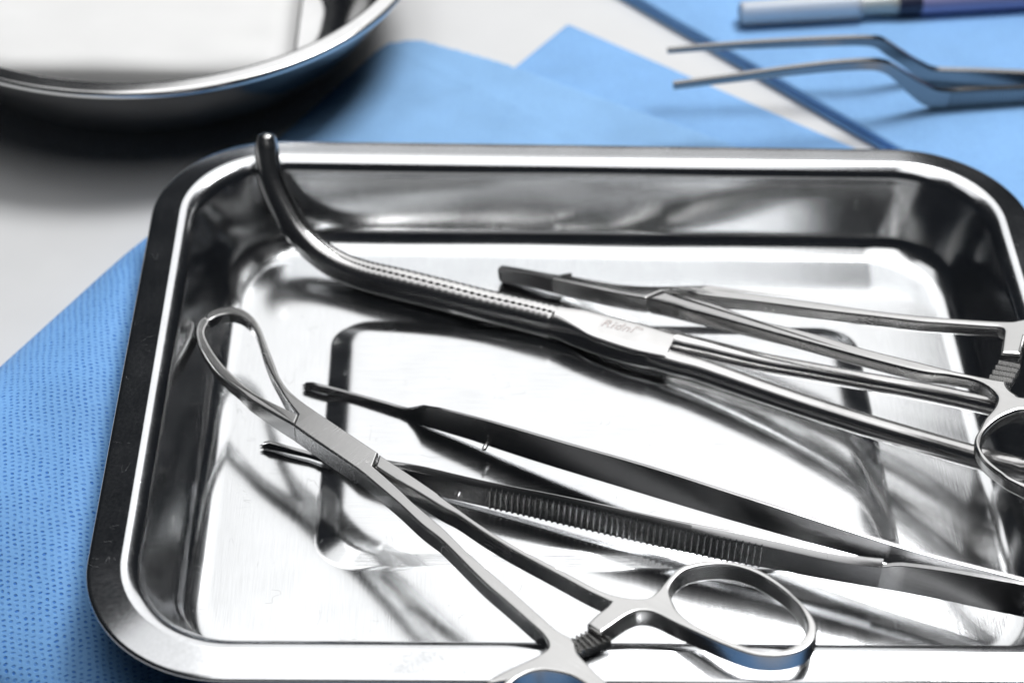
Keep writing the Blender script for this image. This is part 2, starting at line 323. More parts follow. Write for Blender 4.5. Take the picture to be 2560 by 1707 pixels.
# ------------------------------------------------------------------ measured outlines of the instruments (mm, in each tool's own frame)
DATA = {"loop":{"mat":[[0.725,0.685,-0.07,16.306],[-0.682,0.728,0.066,104.604],[0.097,-0.0,0.995,14.0]],
 "fem":[[[-1.08,-1.52],[-2.05,-0.28],[-2.29,1.49],[-0.91,3.81],[1.46,5.25],[4.26,5.43],[7.59,4.66],[11.1,3.04],[16.98,-0.29],[21.83,-2.96],[25.1,-4.86],[28.2,-6.2],[31.33,-7.14],[36.43,-7.82],[44.17,-8.27],[51.17,-8.59],[58.72,-8.94]],[[58.72,-8.94],[60.79,-12.4]],[[60.79,-12.4],[63.27,-12.79],[68.36,-13.63],[75.07,-14.95],[82.94,-16.13],[90.21,-17.68],[97.47,-18.93],[103.88,-19.88],[109.86,-20.93],[114.75,-21.79],[117.96,-22.2],[120.42,-22.02]],[[120.42,-22.02],[121.92,-22.37],[123.03,-23.31],[124.33,-24.07],[126.48,-24.64],[129.65,-25.36],[132.9,-25.97]]],
 "ringF":[[119.74,-31.21],[118.87,-34.15],[118.69,-36.89],[119.56,-39.5],[121.34,-42.11],[124.02,-44.71],[127.27,-46.3],[131.27,-47.09],[135.97,-47.1],[140.49,-46.35],[143.65,-45.45],[145.82,-44.12],[147.33,-42.11],[148.0,-39.82],[147.73,-37.12],[146.31,-34.35],[144.33,-32.16],[141.83,-30.48],[137.24,-28.75],[132.25,-27.33],[127.81,-26.15]],
 "holeF":[[121.68,-31.09],[120.36,-33.38],[119.86,-36.21],[120.52,-38.58],[122.14,-41.34],[124.33,-43.54],[127.84,-45.29],[131.83,-46.09],[136.52,-46.1],[140.18,-45.38],[143.18,-43.99],[144.92,-42.52],[145.84,-40.78],[146.28,-38.83],[146.03,-36.75],[144.67,-34.34],[142.39,-32.43],[139.33,-30.87],[136.16,-29.8],[132.81,-28.88],[129.84,-28.39],[126.59,-28.55],[123.86,-29.66]],
 "fem2":[[[116.42,-39.64],[116.97,-36.32],[117.98,-33.01],[118.83,-30.4],[119.35,-27.84],[119.35,-26.41],[118.22,-25.22],[115.78,-24.31],[112.42,-23.75],[106.57,-22.8],[99.16,-21.66],[90.95,-19.84],[85.43,-18.69],[79.81,-18.09],[72.28,-16.71],[65.89,-15.79],[59.94,-14.97],[53.0,-14.56],[46.02,-14.24],[39.69,-13.88]],[[39.69,-13.88],[37.88,-10.99]],[[37.88,-10.99],[33.93,-9.75],[30.77,-8.55],[27.21,-7.01],[23.61,-5.44],[19.18,-3.15],[14.98,-0.58],[11.66,1.44],[8.61,2.86],[6.46,3.25],[3.99,3.46],[1.35,2.71],[0.09,1.18],[-0.34,-0.63],[-0.37,-1.7],[-1.08,-1.52]]],
 "male_loop":[[[39.69,-13.88],[38.99,-13.78],[34.33,-13.92],[29.31,-13.99],[25.95,-13.92],[22.0,-13.35],[17.75,-12.98],[13.31,-12.06],[9.31,-10.71],[6.04,-9.38],[2.58,-7.48],[0.0,-5.48],[-1.47,-3.57],[-2.02,-1.58],[-1.43,-1.52]],[[-1.43,-1.52],[-0.24,-1.94],[0.92,-3.9],[2.35,-5.48],[4.84,-6.85],[8.66,-8.45],[13.32,-9.95],[17.77,-10.88],[21.97,-11.64],[26.18,-12.02],[29.79,-11.9],[34.04,-11.54],[37.91,-11.09]]],
 "male":[[[59.36,-9.06],[63.54,-9.25],[69.24,-9.46],[75.82,-9.82],[77.12,-10.12],[82.0,-10.48],[89.14,-10.96],[95.78,-11.07],[101.88,-10.7],[107.82,-10.27],[113.72,-9.92],[117.51,-9.58],[120.71,-8.58],[123.39,-7.0],[124.86,-5.65],[125.24,-3.94],[124.91,-1.11],[124.44,1.92],[124.63,4.66],[125.84,7.13],[127.96,9.47],[130.96,11.7],[134.39,12.83],[138.46,13.09],[143.12,12.46],[147.5,11.12],[150.51,9.8],[152.49,8.2],[153.71,6.0],[154.07,3.64],[153.44,1.0],[151.66,-1.55],[149.41,-3.46],[146.7,-4.79],[141.93,-5.89],[136.79,-6.62],[132.23,-7.2],[128.95,-7.5],[127.07,-8.08],[125.67,-9.26],[124.99,-10.82],[124.64,-12.77],[124.42,-14.86],[124.13,-17.55]],[[124.13,-17.55],[120.84,-17.44]],[[120.84,-17.44],[120.64,-14.64],[120.74,-12.18],[120.49,-10.56]],[[120.49,-10.56],[118.92,-10.75],[114.86,-11.23],[108.93,-11.53],[102.96,-11.9],[96.83,-12.21],[90.34,-12.25],[83.38,-11.92],[79.13,-12.19],[72.32,-12.16],[66.62,-12.32],[61.39,-12.2]],[[61.39,-12.2],[59.36,-9.06]]],
 "hole":[[126.81,-1.49],[125.82,0.96],[125.69,3.83],[126.67,6.08],[128.64,8.6],[131.11,10.49],[134.82,11.76],[138.88,12.01],[143.53,11.4],[147.06,10.2],[149.85,8.42],[151.38,6.73],[152.06,4.88],[152.23,2.89],[151.71,0.86],[150.03,-1.35],[147.52,-2.93],[144.28,-4.07],[141.0,-4.7],[137.55,-5.17],[134.54,-5.26],[131.34,-4.66],[128.79,-3.2]],
 "rat":[[119.92,-21.91],[123.21,-23.16],[125.78,-16.7],[121.33,-16.37]]},
"needle":{"mat":[[0.8,0.587,-0.124,77.499],[-0.58,0.809,0.09,129.665],[0.154,-0.0,0.988,7.2]],
 "rear":[[[0.04,-0.18],[-0.7,1.07],[-0.83,2.22],[-0.43,2.73],[3.87,4.21],[10.31,5.84],[15.84,8.15],[22.3,10.11],[28.6,11.64],[33.27,12.82],[41.02,14.66],[47.16,16.11],[45.2,15.56],[56.83,18.95],[68.45,21.94],[79.95,24.7],[90.99,27.93],[101.52,31.79],[108.32,34.64],[109.95,35.92],[111.23,37.2]],[[114.02,31.0],[115.56,25.39]],[[115.56,25.39],[111.84,23.76]],[[111.84,23.76],[109.82,29.28],[109.05,31.14],[108.11,31.75],[106.92,31.53],[103.24,30.1],[95.5,27.2],[92.01,25.87],[81.03,22.64],[69.86,19.36],[58.35,16.3],[46.8,12.91],[42.37,12.46],[37.28,10.98]],[[37.28,10.98],[35.79,6.56]],[[35.79,6.56],[32.38,5.76],[25.91,4.61],[19.26,3.62],[12.59,2.53],[7.59,1.62],[2.96,0.12],[0.91,-0.75],[0.04,-0.18]]],
 "front":[[[37.95,10.75],[43.33,10.89],[51.74,11.45],[61.51,10.81],[73.85,12.1],[86.4,12.37],[98.2,13.44],[105.9,14.14],[112.91,15.19],[116.65,15.99]],[[116.75,16.0],[117.7,14.52],[118.97,13.55],[120.48,12.96],[121.81,12.88]],[[133.17,-12.38],[130.81,-12.16],[127.41,-11.05],[124.19,-9.54],[121.63,-7.68],[119.79,-5.6],[118.71,-3.3],[118.37,-0.57],[117.91,3.04],[118.06,6.55],[117.71,8.91],[117.11,10.21],[115.82,11.39],[113.8,12.43],[111.84,13.04],[109.85,13.07],[107.25,12.6],[104.68,12.04],[99.61,10.59],[87.91,9.48],[75.66,8.79],[63.11,8.03],[50.18,7.3],[45.77,6.91],[40.61,6.78],[36.14,6.57]],[[36.14,6.57],[37.95,10.75]]],
 "hole":[[123.53,9.04],[121.64,6.79],[120.53,4.45],[119.93,1.63],[119.83,-1.35],[120.6,-4.05],[121.45,-5.8],[123.19,-7.7],[125.25,-8.96],[128.29,-10.1],[132.46,-10.79]],
 "rat":[[112.09,22.18],[116.51,22.97],[117.34,16.22],[112.67,15.15]],
 "step":[[13.13,5.55],[15.51,8.1]]},
"clamp":{"jaw":[[24.57,150.12,28.0,2.19],[24.56,148.89,26.03,2.73],[24.89,146.72,22.75,2.78],[25.95,144.23,19.41,2.83],[28.27,140.92,15.54,2.92],[31.0,137.75,12.16,3.01],[33.97,135.15,9.83,3.1],[37.53,132.64,8.03,3.19],[42.02,130.1,6.74,3.37],[47.44,127.7,6.26,3.54],[55.33,124.71,6.38,3.7],[64.59,121.24,6.56,3.69],[73.75,117.71,6.6,3.75],[82.81,114.35,6.85,3.82],[90.59,111.42,6.98,3.9]],
 "box":[[90.29,111.75,7.16],[96.21,109.15,7.34],[100.61,107.04,7.49],[107.89,103.76,7.73],[114.83,100.97,7.96]],
 "sh1":[[110.9,99.81,7.84],[116.04,97.33,8.02],[121.53,94.73,8.4],[132.36,88.31,9.16],[142.86,81.69,10.39],[152.93,74.78,12.3],[162.72,68.18,14.34],[172.12,60.43,17.6],[180.37,53.69,20.6]],
 "sh2":[[112.49,105.9,7.88],[117.12,103.9,8.06],[122.11,101.92,8.4],[133.28,97.21,9.16],[144.23,92.93,10.39],[154.8,87.97,12.3],[165.11,83.04,14.34],[174.69,76.51,17.49],[180.79,71.73,19.62],[185.54,68.95,20.6]],
 "text":[[99.49,107.31,10.05],[105.75,104.95,10.26]],
 "out":[-0.31,-0.81,0.5]},
"tweezers":{"up":[[35.66,93.71,2.59,4.29],[37.24,93.37,2.66,4.72],[38.82,92.81,2.72,4.74],[40.41,92.25,2.79,4.75],[41.99,91.68,2.86,4.77],[43.57,91.02,2.92,4.84],[45.15,90.35,2.99,4.91],[46.73,89.69,3.06,4.99],[48.31,89.03,3.13,5.05],[49.89,88.38,3.19,5.12],[51.47,87.72,3.26,5.18],[53.05,87.06,3.33,5.24],[54.63,86.37,3.4,5.27],[56.21,85.68,3.47,5.31],[57.8,84.87,3.53,5.59],[59.38,83.72,3.6,7.17],[60.96,82.01,3.71,9.29],[62.54,81.13,3.83,9.72],[64.12,80.37,3.96,10.16],[65.7,79.61,4.08,10.44],[67.28,78.86,4.2,10.65],[68.86,78.1,4.33,10.87],[70.44,77.31,4.45,11.09],[72.02,76.51,4.57,11.32],[73.6,75.65,4.69,11.6],[75.19,74.79,4.81,11.87],[76.77,73.93,4.93,12.11],[78.35,73.1,5.05,12.32],[79.93,72.27,5.16,12.53],[81.51,71.45,5.27,12.72],[83.09,70.64,5.38,12.89],[84.67,69.84,5.49,13.04],[86.25,69.05,5.6,13.19],[87.83,68.27,5.71,13.32],[89.41,67.5,5.81,13.46],[90.99,66.73,5.92,13.59],[92.58,65.97,6.02,13.73],[94.16,65.21,6.13,13.87],[95.74,64.45,6.23,14.02],[97.32,63.7,6.34,14.17],[98.9,62.94,6.44,14.32],[100.48,62.18,6.54,14.46],[102.06,61.42,6.65,14.6],[103.64,60.65,6.76,14.72],[105.22,59.89,6.86,14.84],[106.8,59.13,6.97,14.94],[108.38,58.36,7.07,15.03],[109.97,57.6,7.18,15.11],[111.55,56.83,7.29,15.18],[113.13,56.07,7.39,15.24],[114.71,55.31,7.5,15.29],[116.29,54.55,7.61,15.34],[117.87,53.79,7.72,15.38],[119.45,53.03,7.83,15.42],[121.03,52.28,7.94,15.46],[122.61,51.53,8.04,15.5],[124.19,50.79,8.15,15.54],[125.78,50.05,8.26,15.58],[127.36,49.31,8.37,15.61],[128.94,48.58,8.48,15.64],[130.52,47.85,8.59,15.66],[132.1,47.13,8.69,15.68],[133.68,46.41,8.8,15.68],[135.26,45.7,8.9,15.68],[136.84,44.99,9.0,15.67],[138.42,44.29,9.1,15.66],[140.0,43.59,9.21,15.63],[141.58,42.9,9.3,15.61],[143.16,42.2,9.4,15.57],[144.75,41.52,9.5,15.54],[146.33,40.84,9.6,15.51],[147.91,40.16,9.7,15.48],[149.49,39.49,9.79,15.45],[151.07,38.83,9.89,15.43],[152.65,38.18,9.99,15.41],[154.23,37.53,10.08,15.39],[155.81,36.9,10.18,15.38],[157.39,36.27,10.28,15.37],[158.97,35.66,10.37,15.37],[160.56,35.05,10.47,15.38],[162.14,34.44,10.57,15.39],[163.72,33.84,10.67,15.41],[165.3,33.25,10.76,15.44],[166.88,32.66,10.86,15.48],[168.46,32.08,10.96,15.52],[170.04,31.49,11.06,15.57],[171.62,30.91,11.15,15.61],[173.2,30.32,11.25,15.65],[174.78,29.73,11.35,15.69],[176.36,29.14,11.45,15.7]],
 "lo":[[27.96,75.58,2.75,4.03],[29.3,75.21,2.8,4.79],[30.65,74.84,2.85,4.72],[32.0,74.34,2.91,4.66],[33.35,73.84,2.96,4.61],[34.7,73.38,3.02,4.56],[36.04,72.96,3.07,4.51],[37.39,72.53,3.13,4.43],[38.74,71.94,3.18,4.36],[40.09,71.27,3.23,4.85],[41.44,70.59,3.29,5.39],[42.78,69.87,3.34,5.94],[44.13,69.1,3.4,6.55],[45.48,68.33,3.45,7.34],[46.83,67.56,3.51,8.13],[48.17,66.78,3.56,8.92],[49.52,66.16,3.61,9.28],[50.87,65.6,3.65,9.44],[52.22,65.06,3.69,9.58],[53.56,64.54,3.73,9.7],[54.91,64.05,3.78,9.78],[56.26,63.62,3.82,9.79],[57.61,63.22,3.86,9.77],[58.96,62.78,3.91,9.79],[60.3,62.35,3.95,9.8],[61.65,61.92,4.0,9.8],[63.0,61.49,4.04,9.79],[64.35,61.05,4.08,9.8],[65.69,60.61,4.13,9.8],[67.04,60.16,4.17,9.81],[68.39,59.72,4.22,9.83],[69.74,59.27,4.26,9.85],[71.09,58.83,4.31,9.87],[72.43,58.4,4.36,9.89],[73.78,57.97,4.41,9.92],[75.13,57.54,4.45,9.97],[76.48,57.11,4.5,10.03],[77.83,56.68,4.56,10.1],[79.17,56.25,4.61,10.19],[80.52,55.8,4.67,10.3],[81.87,55.35,4.73,10.41],[83.22,54.9,4.79,10.54],[84.56,54.43,4.85,10.68],[85.91,53.95,4.91,10.81],[87.26,53.48,4.98,10.94],[88.61,52.99,5.04,11.06],[89.96,52.51,5.11,11.17],[91.3,52.03,5.18,11.28],[92.65,51.56,5.25,11.37],[94.0,51.08,5.32,11.45],[95.35,50.61,5.38,11.52],[96.69,50.13,5.45,11.59],[98.04,49.66,5.52,11.65],[99.39,49.19,5.59,11.71],[100.74,48.72,5.66,11.77],[102.09,48.24,5.73,11.82],[103.43,47.76,5.8,11.89],[104.78,47.28,5.87,11.95],[106.13,46.8,5.94,12.03],[107.48,46.32,6.01,12.11],[108.83,45.84,6.08,12.19],[110.17,45.36,6.15,12.28],[111.52,44.88,6.22,12.38],[112.87,44.42,6.29,12.48],[114.22,43.97,6.36,12.58],[115.56,43.52,6.43,12.69],[116.91,43.09,6.5,12.78],[118.26,42.67,6.57,12.88],[119.61,42.26,6.64,12.97],[120.95,41.86,6.72,13.05],[122.3,41.46,6.79,13.13],[123.65,41.07,6.86,13.2],[125.0,40.67,6.93,13.26],[126.35,40.28,7.0,13.31],[127.69,39.88,7.08,13.35],[129.04,39.47,7.15,13.39],[130.39,39.06,7.23,13.41],[131.74,38.64,7.31,13.44],[133.09,38.23,7.39,13.45],[134.43,37.81,7.48,13.46],[135.78,37.39,7.57,13.48],[137.13,36.97,7.66,13.49],[138.48,36.55,7.76,13.52],[139.82,36.14,7.87,13.57],[141.17,35.74,7.97,13.63],[142.52,35.33,8.08,13.72],[143.87,34.93,8.19,13.84],[145.22,34.53,8.3,13.98],[146.56,34.13,8.41,14.16],[147.91,33.73,8.53,14.38],[149.26,33.33,8.64,14.62],[150.61,32.93,8.76,14.88],[151.96,32.52,8.87,15.15],[153.3,32.1,8.98,15.42],[154.65,31.68,9.1,15.69],[156.0,31.24,9.22,15.95],[157.35,30.79,9.33,16.2],[158.69,30.33,9.45,16.44],[160.04,29.86,9.57,16.67],[161.39,29.38,9.68,16.89],[162.74,28.89,9.8,17.09],[164.09,28.39,9.92,17.29],[165.43,27.89,10.04,17.49],[166.78,27.39,10.15,17.68],[168.13,26.9,10.27,17.87],[169.48,26.4,10.39,18.05],[170.82,25.91,10.51,18.23],[172.17,25.43,10.63,18.41],[173.52,24.96,10.75,18.59],[174.87,24.5,10.88,18.76]],
 "ridge":[75.38,76.47,77.56,78.72,79.84,81.0,82.12,83.24,84.39,85.5,86.64,87.79,88.93,90.07,91.21,92.38,93.55,94.68,95.84,97.0,98.2,99.36,100.48,101.67,102.85,104.07,105.25,106.43,107.61,108.78,109.99,111.16,112.36,113.53,114.73,115.94,117.14,118.31,119.51,120.71,121.85,123.01,124.21,125.41,126.64,127.83],
 "hole":[68.86,59.56,6.31],
 "pin":[75.4,74.67,7.51],
 "pinT":[74.04,71.24,7.51],
 "step":150.01},
"bayonet":{"front":[[[121.11,188.73,17.57],[134.1,190.55,18.57],[147.57,192.44,19.76],[161.14,194.34,20.62],[170.32,195.62,20.5],[174.1,196.15,19.88],[177.11,196.57,18.3],[182.36,197.31,14.46],[186.54,197.89,11.77],[189.13,198.25,10.34],[193.02,198.8,9.58],[200.15,199.8,9.34],[212.19,201.48,8.92]],[[121.27,188.75,15.67],[134.3,190.58,16.51],[147.85,192.48,17.32],[161.51,194.39,17.85],[169.82,195.55,17.63],[173.64,196.09,16.78],[176.73,196.52,14.74],[181.18,197.14,10.16],[185.03,197.68,6.68],[188.17,198.12,4.85],[191.64,198.61,3.89],[201.24,199.95,3.43],[213.19,201.62,3.91]]],
 "rear":[[[120.86,205.64,16.14],[131.12,206.4,17.0],[144.88,207.41,17.76],[163.34,208.78,18.22],[171.73,209.4,18.12],[175.52,209.68,17.67],[178.07,209.86,16.22],[182.83,210.21,12.77],[187.07,210.53,9.86],[190.55,210.25,8.27],[195.1,209.62,8.39],[201.84,208.69,8.98],[213.17,207.13,9.69]],[[120.95,205.65,14.88],[131.28,206.41,15.37],[145.12,207.43,15.58],[163.67,208.8,15.75],[170.68,209.32,15.64],[174.54,209.6,14.86],[177.72,209.84,12.38],[182.5,210.19,8.89],[186.89,210.51,5.1],[190.42,210.26,3.36],[195.98,209.5,3.14],[202.78,208.56,3.63],[213.97,207.02,5.47]]]}}

# ------------------------------------------------------------------ table
tb = mesh("table_top", [(-2500, -2500, 0), (2500, -2500, 0), (2500, 2500, 0), (-2500, 2500, 0)], [(0, 1, 2, 3)], M_TABLE)
tb['kind'] = 'structure'

# ------------------------------------------------------------------ drape under the tray
def seg_sdf(poly):
    E = [(Vector(poly[i]), Vector(poly[(i + 1) % len(poly)])) for i in range(len(poly))]
    def f(x, y):
        p = Vector((x, y)); best = 1e9; bp = None; inside = False
        for a, b in E:
            ab = b - a; t = max(0, min(1, (p - a).dot(ab) / ab.length_squared)); q = a + ab * t
            d = (p - q).length
            if d < best: best = d; bp = q
            if (a.y > y) != (b.y > y) and x < a.x + (y - a.y) / (b.y - a.y) * (b.x - a.x): inside = not inside
        return (best if inside else -best), bp
    return f
def smooth(a, b, x):
    t = max(0.0, min(1.0, (x - a) / (b - a))); return t * t * (3 - 2 * t)
def sheet(name, poly, zf, mat, parent, step=1.6):
    """cloth panel: grid snapped to its outline, lifted by zf(x, y, d) with d the distance to the edge, closed underneath"""
    f = seg_sdf(poly)
    xs = [p[0] for p in poly]; ys = [p[1] for p in poly]
    nx = int((max(xs) - min(xs)) / step) + 3; ny = int((max(ys) - min(ys)) / step) + 3
    x0 = min(xs) - step; y0 = min(ys) - step
    idx = {}; V = []; info = {}
    for j in range(ny):
        for i in range(nx):
            x, y = x0 + i * step, y0 + j * step
            info[i, j] = (x, y, *f(x, y))
    F = []
    def vert(i, j):
        if (i, j) in idx: return idx[i, j]
        x, y, d, q = info[i, j]
        if d < step * 0.35: x, y, d = q.x, q.y, 0.0
        idx[i, j] = len(V); V.append((x, y, zf(x, y, d))); return idx[i, j]
    for j in range(ny - 1):
        for i in range(nx - 1):
            ds = [info[a][2] for a in ((i, j), (i + 1, j), (i + 1, j + 1), (i, j + 1))]
            if max(ds) > step * 0.35 and min(ds) > -step * 1.1:
                F.append((vert(i, j), vert(i + 1, j), vert(i + 1, j + 1), vert(i, j + 1)))
    return mesh(name, V, F, mat, parent, 70)
DRP = thing("surgical_drape", "blue dotted nonwoven drape under the tray with two pointed corners behind it", "drape", (60, 110, 0))
OFS = Vector((60, 110))
def pl2(pts): return [(x - 60, y - 110) for x, y in pts]
def z_low(x, y, d):
    e = min(1, d / 0.8); return 0.05 + 0.35 * math.sqrt(max(0, 1 - (1 - e) ** 2)) + 0.06 * mnoise.noise(Vector((x * .05, y * .05, 3)))
def z_top(x, y, d):
    X, Y = x + 60, y + 110
    left0 = smooth(16, -10, X) * smooth(205, 120, Y); left = left0 * (0.5 + 0.5 * smooth(8, 62, Y))
    t = 0.85 + 0.9 * smooth(175, 140, Y) + 11.0 * left
    e = min(1, d / (1.2 + 24.0 * left0))
    z = t * math.sqrt(max(0, 1 - (1 - e) ** 2)) + 0.5 * (1 - left)
    inb = min(X - 14, 184 - X, Y - 14, 145 - Y)           # footprint of the tray's base presses it down
    w = (0.3 + 0.6 * left) * mnoise.noise(Vector((X * .035, Y * .045, 0))) + 0.15 * mnoise.noise(Vector((X * .11, Y * .09, 5)))
    z += w * min(1, d / 6) * smooth(0, -8, inb) * (0.4 + 0.6 * left)
    for (px, py, ang) in ((60, 205, 0.45), (95, 190, -0.7), (75, 180, 1.2)):    # pressed fold lines
        q = (X - px) * math.sin(ang) - (Y - py) * math.cos(ang); z += 0.22 * math.exp(-(q / 1.1) ** 2) * smooth(150, 165, Y)
    return max(0.02, z if inb < 0 else min(z, 1.75))
sheet("drape_panel", pl2([(72, 205), (97.6, 241.4), (170, 185.5), (184, 175), (180, 150), (60, 150), (62, 190)]), z_low, M_TOWEL, DRP, 1.6)
sheet("drape_panel", pl2([(12, 168), (41, 217), (46, 226), (50, 230.5), (57.9, 231.8), (78.7, 222.2), (136.4, 187.6), (184, 158), (184, 146), (12, 146)]), z_top, M_DRAPE2, DRP, 1.3)
sheet("drape_panel", pl2([(-76, 36), (-33, 96), (-9, 138), (13, 174), (22, 168), (22, 150), (184, 146), (186, 130), (230, 110), (230, -30), (60, -28), (12, -6), (-11.5, 10.5)]), lambda x, y, d: z_top(x, y, d) + 0.25 * smooth(8, 1, x + 60), M_DRAPE, DRP, 1.15)

# ------------------------------------------------------------------ folded towel with the thick dark edge
TW = thing("folded_towel", "folded blue sheet at right whose thick shaded edge runs diagonally to the tray", "drape", (172.4, 188.2, 0))
a = Vector((114.3, 251.8)); b_ = Vector((172.4, 188.2)); dv = (b_ - a).normalized(); nv = Vector((-dv.y, dv.x))
if nv.x < 0: nv = -nv
def fold(prof, z0):
    V = []; F = []; n = len(prof); M = 60
    for j in range(M + 1):
        s = -150 + 330 * j / M
        for k, (q, z) in enumerate(prof):
            w = 0.18 * mnoise.noise(Vector((s * .05, q * .05, z0)))
            p = dv * s + nv * (q + w * (1 if q < 5 else 0))
            V.append((p.x, p.y, max(0.02, z + (w if z > z0 + 1 else 0))))
    for j in range(M):
        for k in range(n - 1):
            c = j * n + k; F.append((c, c + 1, c + n + 1, c + n))
    return V, F
def hair(s0, zb, zt):
    r = (zt - zb) / 2; zc = (zb + zt) / 2
    arc = [(s0 + r - r * math.sin(math.radians(t)), zc - r * math.cos(math.radians(t))) for t in range(0, 181, 15)]
    top = [(s0 + 3, zt), (s0 + 10, zt), (s0 + 40, zt), (s0 + 100, zt), (s0 + 190, zt)]
    return [(s0 + 60, zb)] + arc + top
lo = hair(0, 0.03, 1.85); lo = lo[:14] + [(12, 1.85)]
mesh("fold_layer", *fold(lo, 0.03), M_TOWEL, TW, 70, flip_check=True)
mesh("fold_layer", *fold(hair(0.35, 1.95, 3.85), 1.95), M_TOWEL, TW, 70, flip_check=True)

# ------------------------------------------------------------------ steel tray
TR = thing("instrument_tray", "brushed stainless steel tray with rounded corners holding the instruments", "tray", (99, 79.5, 1.8))
def rr(x0, x1, y0, y1, r, z, nc=20, ns=26, wob=0.0):
    out = []
    cs = [(x1 - r, y0 + r, -90), (x1 - r, y1 - r, 0), (x0 + r, y1 - r, 90), (x0 + r, y0 + r, 180)]
    for c in range(4):
        cx, cy, a0 = cs[c]
        for k in range(nc + 1):
            t = math.radians(a0 + 90 * k / nc); out.append((cx + r * math.cos(t), cy + r * math.sin(t)))
        nx, ny, na = cs[(c + 1) % 4]; t = math.radians(na)
        e = (nx + r * math.cos(t), ny + r * math.sin(t)); s = out[-1]
        for k in range(1, ns):
            out.append((s[0] + (e[0] - s[0]) * k / ns, s[1] + (e[1] - s[1]) * k / ns))
    res = []
    for (x, y) in out:
        if wob:
            v = Vector((x * .022, y * .022, z * .05))
            x += wob * mnoise.noise(v); y += wob * mnoise.noise(v + Vector((9, 9, 9)))
        res.append((x - 99, y - 79.5, z - 1.8))
    return res
def off(d, z, R=28.0, wob=0.0): return rr(d, 198 - d, d, 159 - d, R - d * 0.99 + max(0, d - 8) * 0.72, z, wob=wob)
def skin(loops, name, mat, fill=False, ang=60):
    n = len(loops[0]); V = [p for l in loops for p in l]; F = []
    for j in range(len(loops) - 1):
        for k in range(n):
            a = j * n + k; b = j * n + (k + 1) % n
            F.append((a, b, b + n, a + n))
    if fill: F.append(tuple((len(loops) - 1) * n + k for k in range(n)))
    return mesh(name, V, F, mat, TR, ang)
def arc2(c, r, a0, a1, n): return [(c[0] + r * math.cos(math.radians(a0 + (a1 - a0) * k / n)), c[1] + r * math.sin(math.radians(a0 + (a1 - a0) * k / n))) for k in range(n + 1)]
rim = [(9.9, 18.0), (8.6, 20.1), (6.5, 21.1), (1.0, 20.15), (0.35, 20.1), (0.05, 20.25), (0.0, 20.5), (0.1, 20.7), (0.4, 20.92), (0.9, 21.05)]
rim += [(2.5, 21.31), (4.5, 21.64), (6.2, 21.92)]
RC = (6.3, 17.95); RR = 4.0                              # broad rolled shoulder between rim and wall
rim += arc2(RC, RR, 88, 19, 14)
sx_, sz_ = rim[-1]; ln = math.tan(math.radians(19))
rim += [(sx_ + 0.5 * ln, sz_ - 0.5), (sx_ + 1.2 * ln, sz_ - 1.2)]
skin([off(d, z, wob=0.12 if z < 20 and d > 9 else 0.03) for d, z in rim], "rim", M_RIM)
FR = 6.6; fz = 2.5 + FR - FR * math.sin(math.radians(19)); fx = sx_ + (sz_ - fz) * ln + FR * math.cos(math.radians(19))
wall = [(sx_ + t * ln, sz_ - t) for t in (1.2, 3.0, 5.0, 7.0, 9.0)]
wall = [w for w in wall if w[1] > fz + 0.4]
basin = wall + arc2((fx, 2.5 + FR), FR, 199, 268, 16) + [(fx + 0.3, 2.5), (fx + 2, 2.5), (fx + 5, 2.5)]
loops = [off(d, z, wob=0.30 if d < 17 else 0.2) for d, z in basin]
loops = [off(*basin[0], wob=0.12)] + loops[1:]
loops.append(rr(36, 162, 38.5, 120.5, 12, 2.5)); loops.append(rr(40, 158, 42.3, 116.7, 8.5, 2.5))
skin(loops, "basin", M_TRAY)
pr = [(40, 42.3, 8.5, 2.5), (40.7, 43.0, 7.8, 2.52), (41.2, 43.5, 7.3, 2.62), (43.6, 45.9, 5.9, 3.16), (44.4, 46.7, 5.4, 3.30), (45.2, 47.5, 4.9, 3.40), (46.2, 48.5, 4.4, 3.475), (47.4, 49.7, 3.9, 3.52), (48.8, 51.1, 3.5, 3.54), (52, 54, 3, 3.545)]
skin([rr(a, 198 - a, b, 159 - b, r, z) for a, b, r, z in pr], "raised_panel", M_PANEL, fill=True)
skin([off(d, z, R=28.6) for d, z in [(9.7, 18.0), (10.8, 14.4), (12.6, 8.6), (14.2, 5.2), (16.4, 3.0), (18.6, 2.05), (20.6, 1.8), (30, 1.8)]][::-1], "underside", M_TRAY, fill=False)

# ------------------------------------------------------------------ loop tissue forceps
d = DATA['loop']; LM = Matrix([r for r in d['mat']] + [[0, 0, 0, 1]])
LM.translation = LM.translation * K
LF = thing("loop_forceps", "satin steel forceps with an open loop tip lying over the front rim", "forceps", matrix=LM)
T = 4.2
fem_out = dense_join(d['fem'] + [d['ringF'][::-1][2:-2]] + d['fem2'])
mal_loop = dense_join(d['male_loop'] + [[d['male_loop'][1][-1], d['male_loop'][0][0]]])
mal = dense_join(d['male'])
holeM = crom(d['hole'], 4, True); holeF = crom(d['holeF'], 4, True)
def taper_loop(co):
    # the wire of the loop is thinner than the joint
    t = smooth(34, 12, co.x); m = -T / 2
    return Vector((co.x, co.y, co.z * (1 + 0.15 * smooth(28, 40, co.x) * smooth(75, 62, co.x) - 0.40 * t) - 0.20 * t))
def xy(i, k='fem2'): return d[k][0][i]
c1 = Vector(d['fem2'][1][0]); c2 = Vector(d['fem'][0][-1])
AX = (Vector(d['fem2'][0][12]) - Vector(d['fem2'][0][-1])).normalized()
bmf = solid(fem_out, [holeF], T, 0.42, grow=0.10)
cj = (c1.x, c1.y); ce = (c2.x, c2.y); ax = (AX.x, AX.y); nx_ = (-AX.x, -AX.y)
